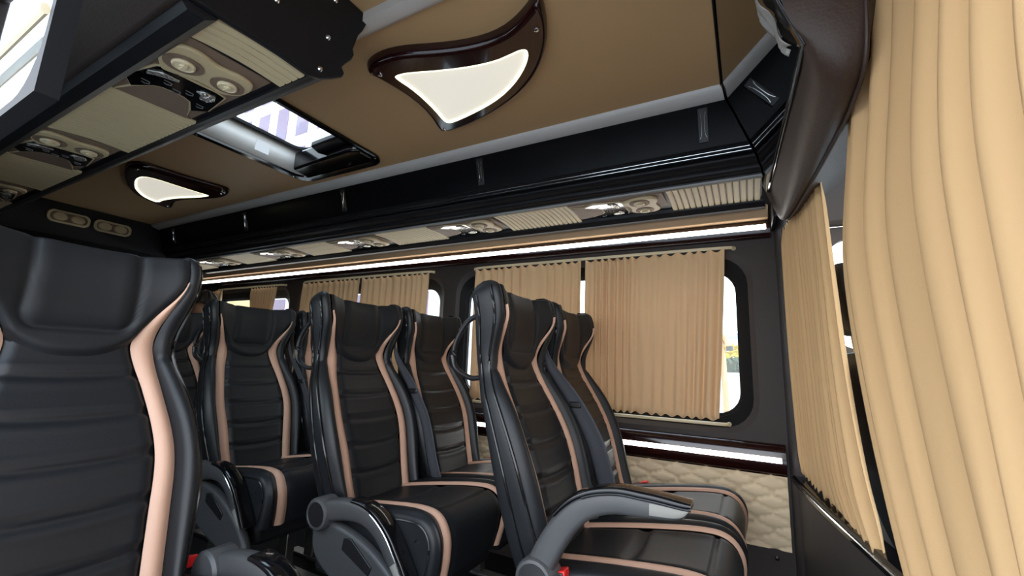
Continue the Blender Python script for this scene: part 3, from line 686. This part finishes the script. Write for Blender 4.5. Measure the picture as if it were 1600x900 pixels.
def make_seat(name, label, group, arm=0, lowered=True, belt=1, buckle=-1, bdx=0.0, handle=False):
    t = thing(name, (0, 0, 0), label, 'seat', group)
    b = B(); b.grid(lambda u, v: SP((2*u-1)*tab(SI, v*.74), v*.74, back_depth((2*u-1)*tab(SI, v*.74), v*.74)), 18, 110); b.build('back_cushion', 'leather', t, fix=False, angle=180)
    def vb(u): return .645 + .052*(abs(u)/.097)**2.4
    def headf(a, s):
        un = 2*a - 1
        if s < .8:
            s2 = s/.8; v0 = vb(un*.097); v = lerp(v0, .945, s2); si = tab(SI, v); u = un*si
            return SP(u, v, head_depth(u, v, s2, si))
        s2 = (s - .8)/.2; ang = s2*PI*.5; si = tab(SI, .945); u = un*si
        d0 = head_depth(u, .945, 1, si)
        return SP(u, .945 + .024*math.sin(ang*1.0) - .010*s2*s2, lerp(d0, -.036, 1 - math.cos(ang)))
    b = B(); b.grid(headf, 44, 56); b.build('head_pad', 'leather_smooth', t, fix=False, angle=180)
    for sg in (-1, 1):
        b = B(); b.grid(lambda a, s: (lambda v: SP(sg*lerp(tab(SI, v), tab(SO, v), a), v, .006 + .009*math.sin(PI*a) + wing(v)*.95*sm(v, .66, .84) + .006*sm(v, .68, .85)))(s*.865), 6, 70); b.build('accent_stripe', 'tan', t, fix=False, angle=180, label='tan leather stripe')
        def bolf(a, s):
            v = s*.985; so, w = tab(SO, v), tab(W_, v); wd = wing(v)
            bz = 1.5 - 1.05*sm(v, .45, .80); pr = [(so, .004 + wd*.95), (lerp(so, w, .25), .020*bz + wd), (lerp(so, w, .6), .024*bz + wd), (lerp(so, w, .92), .012*bz + wd*.9), (w + .001, -.002 + wd*.5), (w + .001, lerp(0, bdep(v), .4) + wd*.2), (w - .001, bdep(v)*.8), (w - .008, bdep(v)), (w - .03, bdep(v) - .006)]
            k = a*(len(pr) - 1); i = min(int(k), len(pr) - 2); q = k - i
            u = tab([(j, p[0]) for j, p in enumerate(pr)], k); d = tab([(j, p[1]) for j, p in enumerate(pr)], k)
            sh = math.sqrt(max(0, 1 - max(0, (s - .945)/.055)**2)); cu, cd = (so + w)/2, -.004 + wd*.4
            d -= .005*math.exp(-((v - .655)/.014)**2)*(1 if a < .6 else .4)
            return SP(sg*lerp(cu, u, sh), v if s < .945 else v - .0*(1 - sh), lerp(cd, d, sh))
        b = B(); b.grid(bolf, 24, 90); bo = b.build('side_bolster', 'leather', t, fix=False, angle=180)
        b = B(); b.tube([SP(sg*(tab(W_, v) + .003), v, .006 + wing(v)*.7) for v in [i/40*.945 for i in range(41)]], .0038, 6); b.build('piping', 'piping', bo)
        b = B(); b.tube([SP(sg*(tab(W_, v) + .003), v, bdep(v)*.5 + wing(v)*.1) for v in [i/40*.93 for i in range(41)]], .003, 6); b.build('seam', 'piping', bo)
    def shellf(a, s):
        un = 2*a - 1; v = s*.965; w = tab(W_, v) - .008
        e = 1 - abs(un)**3.5; kt = 1 - .8*sm(s, .85, 1.0)**2
        return SP(un*w, v, bdep(v) - .038*e*kt)
    b = B(); b.grid(shellf, 24, 40); b.build('back_shell', 'leather_smooth', t, fix=False, angle=180)
    # seat cushion, swept along its profile and folding over the front edge
    CP = curve_pts([(-.125, 0, .448), (-.02, 0, .468), (.12, 0, .490), (.24, 0, .503), (.300, 0, .494), (.330, 0, .455), (.330, 0, .40), (.315, 0, .335)], 60)
    def CU(y, s, h):
        k = clamp(s)*60; i = min(int(k), 59); p = CP[i].lerp(CP[i+1], k - i)
        tn = (CP[min(i+2, 60)] - CP[max(i-1, 0)]).normalized(); nm = Vector((-tn.z, 0, tn.x))
        return p + nm*h + Vector((0, y, 0))
    ci = lambda s: tab([(0, .098), (.25, .118), (.55, .138), (.7, .142), (1, .125)], s)
    co = lambda s: tab([(0, .135), (.25, .152), (.55, .172), (.7, .178), (1, .165)], s)
    def cenf(a, s):
        y = (2*a - 1)*ci(s); h = .004
        for q in (.26, .275, .50, .515): h -= .006*math.exp(-((s - q)/.0075)**2)
        h -= .010*max(0, (abs(2*a - 1) - .88)/.12)**2 ; h -= .008*(1 - abs(2*a-1)**2)*sm(.35 - abs(s - .3), 0, .3)
        return CU(y, s, h)
    b = B(); b.grid(cenf, 18, 110); cu = b.build('seat_cushion', 'leather_smooth', t, fix=False, angle=180)
    for sg in (-1, 1):
        b = B(); b.grid(lambda a, s: CU(sg*lerp(ci(s), co(s), a), s, .002 + .008*math.sin(PI*a)), 6, 50); b.build('accent_stripe', 'tan', t, fix=False, angle=180, label='tan leather stripe')
        def cbf(a, s):
            o = co(s); pr = [(o, .003), (o + .02, .012), (.204, .008), (.217, -.004), (.221, -.03), (.221, -.09), (.214, -.135), (.17, -.15)]
            k = a*(len(pr) - 1); return CU(sg*tab([(j, p[0]) for j, p in enumerate(pr)], k), s, tab([(j, p[1]) for j, p in enumerate(pr)], k))
        b = B(); b.grid(cbf, 22, 50); cb = b.build('cushion_bolster', 'leather', t, fix=False, angle=180)
        b = B(); b.tube([CU(sg*.2195, .03 + .92*i/30, -.012) for i in range(31)], .003, 6); b.build('piping', 'piping', cb)
    b = B(); b.box((-.15, -.195, .26), (.27, .195, .43)); fr = b.build('seat_frame', 'black_plastic', t, bevel=.02)
    for y in (-.15, .15):
        b = B(); b.box((-.06, y - .02, .012), (.0, y + .02, .27)); b.box((-.16, y - .025, 0), (.20, y + .025, .014)); b.build('leg', 'steel', t, bevel=.004)
    # buckle
    if buckle:
        by = .222*buckle; ox, oz = -.035 + bdx, .462
        BK = lambda a, c, h: (ox + a*.90 - c*.3, by + h, oz + c + a*.30)
        b = B(); b.prism([(-.035, -.012), (.03, -.012), (.035, .010), (-.03, .012)], BK, -.017, .017); bk = b.build('buckle', 'black_plastic', t, bevel=.004)
        b = B(); b.prism([(.006, -.009), (.036, -.009), (.039, .012), (.004, .0135)], BK, -.0145, .0145); b.build('release_button', 'red', bk, bevel=.003, label='red release button')
        b = B(); b.tube([(ox - .07, by, .41), (ox - .025, by, .455)], .010, 8, flat=.4); b.build('buckle_strap', 'belt', bk)
    if belt:
        # shoulder belt falling from the outer shoulder to the hip
        c = curve_pts([SP(belt*.196, .80, .01), SP(belt*.198, .68, .026), SP(belt*.212, .50, .046), SP(belt*.222, .30, .060), SP(belt*.226, .10, .066), Vector((-.01, belt*.226, .47))], 30)
        def bf(a, s):
            i = min(int(s*30), 29); p = c[i].lerp(c[i+1], s*30 - i)
            wv = lerp(.014, .074, sm(s, 0, .5)); dr = (Vector((0, belt*.35, 0)) - NRM*.94)
            return p + dr*(a - .5)*wv + Vector((0, .003*math.sin(a*PI*2), 0))
        b = B(); b.grid(bf, 6, 40); sb = b.build('seat_belt', 'belt', t, fix=False, angle=180, solid=.0018)
        p = c[13]; b = B(); b.box((p.x - .020, p.y - .008, p.z - .010), (p.x + .022, p.y + .008, p.z + .010)); b.build('belt_stop', 'black_plastic', sb, bevel=.004)
    if handle:
        hs = -1
        c = curve_pts([SP(hs*.160, .875, -.035), SP(hs*.166, .862, -.075), SP(hs*.170, .80, -.112), SP(hs*.170, .72, -.112), SP(hs*.164, .66, -.075), SP(hs*.155, .645, -.045)], 26)
        b = B(); b.tube(c, .0095, 10, flat=.8); b.build('grab_handle', 'black_plastic', t)
    if arm:
        ay = arm*.247; piv = Vector((-.060, ay, .465)); rot = 0 if not lowered else -50
        AP = curve_pts([(-.012, 0, -.02), (.018, 0, .050), (.058, 0, .116), (.106, 0, .163), (.169, 0, .186), (.24, 0, .188), (.300, 0, .184), (.322, 0, .184)], 40)
        ca, sa = math.cos(math.radians(rot)), math.sin(math.radians(rot))
        R2 = lambda p: Vector((p.x*ca - p.z*sa, p.y, p.x*sa + p.z*ca))
        def frame(i):
            tn = (AP[min(i+1, 40)] - AP[max(i-1, 0)]).normalized(); return tn, Vector((-tn.z, 0, tn.x))
        hh = [tab([(0, .030), (6, .030), (14, .027), (22, .0235), (26, .0225), (33, .0165), (40, .003)], i) for i in range(41)]
        def sect(i, hy, hz, off, n=16):
            tn, nm = frame(i); ptz = []
            for k in range(n):
                a = 2*PI*k/n; cc, ss = math.cos(a), math.sin(a)
                sy = math.copysign(abs(cc)**.55, cc)*hy; sz = math.copysign(abs(ss)**.55, ss)*hz
                ptz.append(piv + R2(AP[i] + nm*(sz + off) + Vector((0, sy, 0))))
            return ptz
        b = B(); b.rings([sect(i, .0225, hh[i], 0 if i < 27 else (hh[27] - hh[i])) for i in range(41)]); ar = b.build('armrest', 'grey_plastic', t, angle=60)
        b = B(); b.rings([sect(i, .0195, hh[i]*.30, -hh[i]*.25) for i in range(4, 32)]); 
        b = B(); b.rings([sect(i, .0245, .0055 + .003*math.sin(PI*(i - 12)/28), (hh[i] if i < 27 else hh[27]) + .001) for i in range(12, 41)]); b.build('arm_pad', 'gloss_black', ar, angle=60)
        b = B(); b.tube([piv + R2(AP[i] + frame(i)[1]*((hh[i] if i < 27 else hh[27]) - .005) + Vector((0, arm*.0235, 0))) for i in range(18, 41)], .0022, 6); b.build('chrome_trim', 'chrome' if lowered else 'black_plastic', ar)
        b = B(); b.rings([sect(i, .0232, hh[i]*.86, 0 if i < 27 else (hh[27] - hh[i])) for i in range(29, 41)]); b.build('tip_cap', 'tip_grey', ar, angle=60, label='silver grey tip')
        b = B(); b.lathe([(.001, -.034), (.040, -.034), (.046, -.028), (.046, .022), (.042, .028), (.036, .030), (.034, .027), (0.001, .027)], lambda a, c, h: piv + Vector((a, h*arm, c)), 30); pc = b.build('pivot_housing', 'grey_plastic', ar, angle=35)
        b = B(); b.lathe([(.0335, .025), (.0335, .0285), (.001, .0295)], lambda a, c, h: piv + Vector((a, h*arm, c)), 30); b.build('pivot_cap', 'black_plastic', pc)
        # side cover of the seat base
        scv = smooth_poly([(-.10, .44), (-.02, .45), (.12, .42), (.24, .35), (.31, .27), (.28, .22), (.12, .25), (.0, .29), (-.08, .33), (-.105, .38)], 2)
        b = B(); b.prism(scv, lambda x, z, h: (x, arm*(.218 + h), z), 0, .032); sv = b.build('side_cover', 'grey_plastic', t, bevel=.012, seg=3)
        b = B(); b.prism([(.04, .415), (.07, .42), (.155, .365), (.145, .342), (.035, .385)], lambda x, z, h: (x, arm*(.218 + h), z), .030, .036); b.build('recline_lever', 'black_plastic', sv, bevel=.002)
    return t
GR = 'black leather passenger seats with tan stripes'
pa = make_seat('passenger_seat', 'front aisle seat with its armrest raised level, nearest the cab curtain', GR, arm=-1, lowered=False, handle=True)
pb = make_seat('passenger_seat', 'aisle seat in the middle of the photo with lowered grey armrest, second from the cab', GR, arm=-1, lowered=True, handle=True)
pw = make_seat('passenger_seat', 'front window seat beside the beige quilted panel', GR, arm=0, belt=0, buckle=1)
pn = make_seat('passenger_seat', 'large seat on the near side filling the left edge of the photo', GR, arm=1, lowered=True, belt=-1, buckle=1, bdx=-.12)
AY, WY = 1.20, 1.635
pa.location = (-.37, AY, 0); pw.location = (-.37, WY, 0); pn.location = (-.965, .352, 0)
ROWS = [-1.078, -1.80, -2.56]
pb.location = (ROWS[0], AY, 0)
def put(src, x, y, label):
    c = copy_tree(src); c.location = (x, y, 0); c['label'] = label; return c
put(pb, ROWS[1], AY, 'aisle seat directly behind the middle aisle seat, armrest lowered, right of the large near seat')
put(pb, ROWS[2], AY, 'rear aisle seat half hidden by the large near seat, in front of the person')
put(pw, ROWS[0], WY, 'window seat beside the middle aisle seat, in front of the second window')
put(pw, ROWS[1], WY, 'window seat mostly hidden behind the middle aisle seat, only a headrest edge showing')
put(pw, -3.42, WY, 'rear window seat that the dark-haired person sits on')

# ------------------------------------------------------------------ person at the back
def skin_body(name, verts, edges, radii, m, parent, root=0, sub=2):
    me = bpy.data.meshes.new(name); me.from_pydata([tuple(Vector(v) - origin(parent)) for v in verts], edges, []); me.materials.append(MATS[m])
    o = bpy.data.objects.new(name, me); COL.objects.link(o); o.parent = parent
    md = o.modifiers.new('skin', 'SKIN'); md.use_smooth_shade = True
    for i, r in enumerate(radii):
        me.skin_vertices[0].data[i].radius = r if isinstance(r, tuple) else (r, r)
    me.skin_vertices[0].data[root].use_root = True
    s = o.modifiers.new('sub', 'SUBSURF'); s.levels = sub; s.render_levels = sub
    return o
px, py = -3.46, 1.625
t = thing('person', (px, py, 0), 'dark-haired person with bowed head sitting behind the rear aisle seat', 'person')
V = [(px-.02,py,.58),(px-.03,py,.72),(px-.04,py,.90),(px-.02,py,1.02),(px,py,1.08),(px+.03,py,1.13),(px+.075,py,1.15),(px+.065,py,1.22),(px+.03,py,1.285),
     (px-.03,py-.17,1.00),(px+.0,py-.20,.78),(px+.20,py-.12,.68),(px+.27,py-.08,.67),
     (px-.03,py+.17,1.00),(px+.0,py+.20,.78),(px+.20,py+.12,.68),(px+.27,py+.08,.67),
     (px+.0,py-.09,.56),(px+.40,py-.11,.56),(px+.40,py-.11,.16),(px+.50,py-.11,.08),(px+.0,py+.09,.56),(px+.40,py+.11,.56),(px+.40,py+.11,.16),(px+.50,py+.11,.08), (px+.125,py,1.185)]
E = [(0,1),(1,2),(2,3),(3,4),(4,5),(5,6),(5,7),(7,8),(3,9),(9,10),(10,11),(11,12),(3,13),(13,14),(14,15),(15,16),(0,17),(17,18),(18,19),(19,20),(0,21),(21,22),(22,23),(23,24),(7,25)]
Rr = [(.11,.15),(.10,.14),(.11,.16),(.075,.10),.052,.055,.045,(.085,.072),(.07,.065),.055,.043,.034,.028,.055,.043,.034,.028,.075,.06,.045,.035,.075,.06,.045,.035,.018]
skin_body('body', V, E, Rr, 'skin', t)
skin_body('shirt', V[:4] + [V[9], V[10], V[11], V[13], V[14], V[15]], [(0,1),(1,2),(2,3),(3,4),(4,5),(5,6),(3,7),(7,8),(8,9)], [(.118,.158),(.11,.15),(.12,.17),(.082,.11),.065,.053,.044,.065,.053,.044], 'shirt', t)
skin_body('trousers', [V[0]] + V[17:20] + V[21:24], [(0,1),(1,2),(2,3),(0,4),(4,5),(5,6)], [(.12,.16),.085,.07,.055,.085,.07,.055], 'trousers', t)
b = B()
def hairf(u, v):
    a = 2*PI*u; w = PI/2 - v*PI*.58
    r = 1 + .03*math.sin(9*a + 5*v) + .02*math.sin(23*a)
    x = .112*math.cos(w)*math.cos(a)*r; y = .092*math.cos(w)*math.sin(a)*r; z = .105*math.sin(w)*r
    if x > .03: z = max(z, .040)
    return (px + .035 + x + .25*z, py + y, 1.245 + z - .35*x)
b.grid(hairf, 40, 16, cu=True); b.build('hair', 'hair', t, solid=.006, fix=True)

# ------------------------------------------------------------------ outside
b = B(); b.box((-160, -60, -.5), (80, 140, -.42)); props(b.build('ground', 'pavement'), kind='structure')
def building(name, x0, x1, y0, y1, h, wm, label, cols=0, floors=0, ww=2.2, wh=3.4, face='y'):
    t = thing(name, ((x0+x1)/2, y0, -.42), label, 'building')
    b = B(); b.box((x0, y0, -.42), (x1, y1, h)); b.build('wall', wm, t)
    b = B(); b.box((x0 - .3, y0 - .3, h), (x1 + .3, y1 + .3, h + .5)); b.build('roof_edge', wm, t)
    first = None
    for i in range(cols):
        for j in range(floors):
            cx = x0 + (x1-x0)*(i + .5)/cols; cz = 1.5 + (h - 2)*(j + .5)/floors
            if first is None:
                b = B(); b.box((cx - ww/2, y0 - .05, cz - wh/2), (cx + ww/2, y0 + .1, cz + wh/2)); first = b.build('window', 'facade_glass', t); f0 = (cx, cz)
            else:
                c = first.copy(); COL.objects.link(c); c.location = (cx - f0[0], 0, cz - f0[1])
    return t
building('apartment_building', -78, -20, 30, 44, 46, 'facade', 'tall white building with bluish windows, seen through the roof hatch', 14, 7, 2.3, 4.6)
building('low_building', -48, -36, 19, 22, 8, 'yellow_wall', 'yellow building seen through the rearmost side window', 3, 1, 1.6, 2)
building('warehouse', -14, 8, 60, 70, 5, 'blue_wall', 'pale blue building far beyond the largest window', 4, 1, 2, 1.4)
t = thing('garden_wall', (0, 15, -.42), 'pale wall outside, low in the uncovered strip of the largest window', 'wall')
b = B()
b.box((-8, 15, -.42), (6, 15.4, .80)); b.build('wall_body', 'stone_pale', t, bevel=.03)
b = B(); b.box((-8.1, 14.9, .80), (6.1, 15.5, .86)); b.build('coping', 'stone_pale', t, bevel=.02)
def leaf_mass(name, x0, x1, y0, y1, z0, z1, n, size, m, label, seed):
    r = random.Random(seed); b = B()
    for i in range(n):
        p = Vector((r.uniform(x0, x1), r.uniform(y0, y1), r.uniform(z0, z1)))
        a = Vector((r.gauss(0, 1), r.gauss(0, 1), r.gauss(0, 1))).normalized()*size; c = a.cross(Vector((r.gauss(0, 1), r.gauss(0, 1), r.gauss(0, 1)))).normalized()*size*.5
        b.add([p - a, p + c, p + a, p - c], [[0, 1, 2, 3]])
    return b
t = thing('hedge', (-1, 16, .84), 'dark green hedge behind the pale wall outside the largest window', 'hedge')
leaf_mass('', -7, 5, 15.8, 16.6, .2, 1.33, 5000, .12, 'hedge', '', 4).build('foliage', 'hedge', t, fix=False, smooth=False)
b = B(); b.box((-7, 16.0, -.42), (5, 16.4, 1.15)); b.build('stems', 'hedge', t)
t = thing('shrub', (-.9, 18, -.42), 'yellow autumn shrub behind the hedge outside the largest window', 'shrub')
leaf_mass('', -2.2, .2, 17.4, 18.6, 1.2, 1.85, 900, .12, 'yellow_leaf', '', 5).build('foliage', 'yellow_leaf', t, fix=False, smooth=False)
b = B(); b.tube([(-.9, 18, -.42), (-.9, 18, .6), (-.8, 18, 1.4)], .06, 8); b.build('stem', 'wood_post', t)
t = thing('hooked_post', (-.44, 10, -.42), 'tan post with a hooked top outside the right end of the largest window', 'post')
b = B(); b.tube(curve_pts([(-.42, 10, -.42), (-.44, 10, .6), (-.46, 10, 1.3), (-.50, 10, 1.62), (-.42, 10, 1.60), (-.33, 10, 1.42)], 30), .06, 10); b.build('post_shaft', 'wood_post', t)
b = B(); b.lathe([(.001, 0), (.07, 0), (.07, .09), (.001, .09)], lambda a, c, h: (-.32 + a, 10 + c, 1.33 + h), 12); b.build('post_cap', 'black_plastic', t)

# ------------------------------------------------------------------ world, camera
w = bpy.data.worlds.new('sky'); sc.world = w; w.use_nodes = True; nt = w.node_tree
bg = nt.nodes['Background']; tc = nt.nodes.new('ShaderNodeTexCoord'); sp = nt.nodes.new('ShaderNodeSeparateXYZ'); rp = nt.nodes.new('ShaderNodeValToRGB')
rp.color_ramp.elements[0].position = .0; rp.color_ramp.elements[0].color = (1, 1, 1, 1)
rp.color_ramp.elements[1].position = .8; rp.color_ramp.elements[1].color = (.62, .78, 1, 1)
nt.links.new(tc.outputs['Generated'], sp.inputs[0]); nt.links.new(sp.outputs['Z'], rp.inputs[0]); nt.links.new(rp.outputs[0], bg.inputs['Color'])
bg.inputs['Strength'].default_value = 5.5
mx = Vector((-1238, 67, 670)).normalized(); vy = Vector((370, 130, 670)).normalized()
X = -mx; Y = (vy - X*(vy.dot(X))).normalized(); Z = -X.cross(Y)
if Z.y > 0: Z = -Z
# columns: camera right / up / back in world coordinates
Rm = Matrix(((X.x, -X.y, -X.z), (Y.x, -Y.y, -Y.z), (Z.x, -Z.y, -Z.z)))
cd = bpy.data.cameras.new('camera'); cam = bpy.data.objects.new('camera', cd); COL.objects.link(cam)
cam.matrix_world = Matrix.Translation((0, 0, .93)) @ Rm.to_4x4()
cd.sensor_width = 36; cd.lens = 670/1600*36; cd.clip_start = .02; cd.clip_end = 500
sc.camera = cam
sc.view_settings.view_transform = 'Standard'; sc.view_settings.look = 'None'; sc.view_settings.gamma = 1; sc.view_settings.use_curve_mapping = False
sc.view_settings.exposure = 0
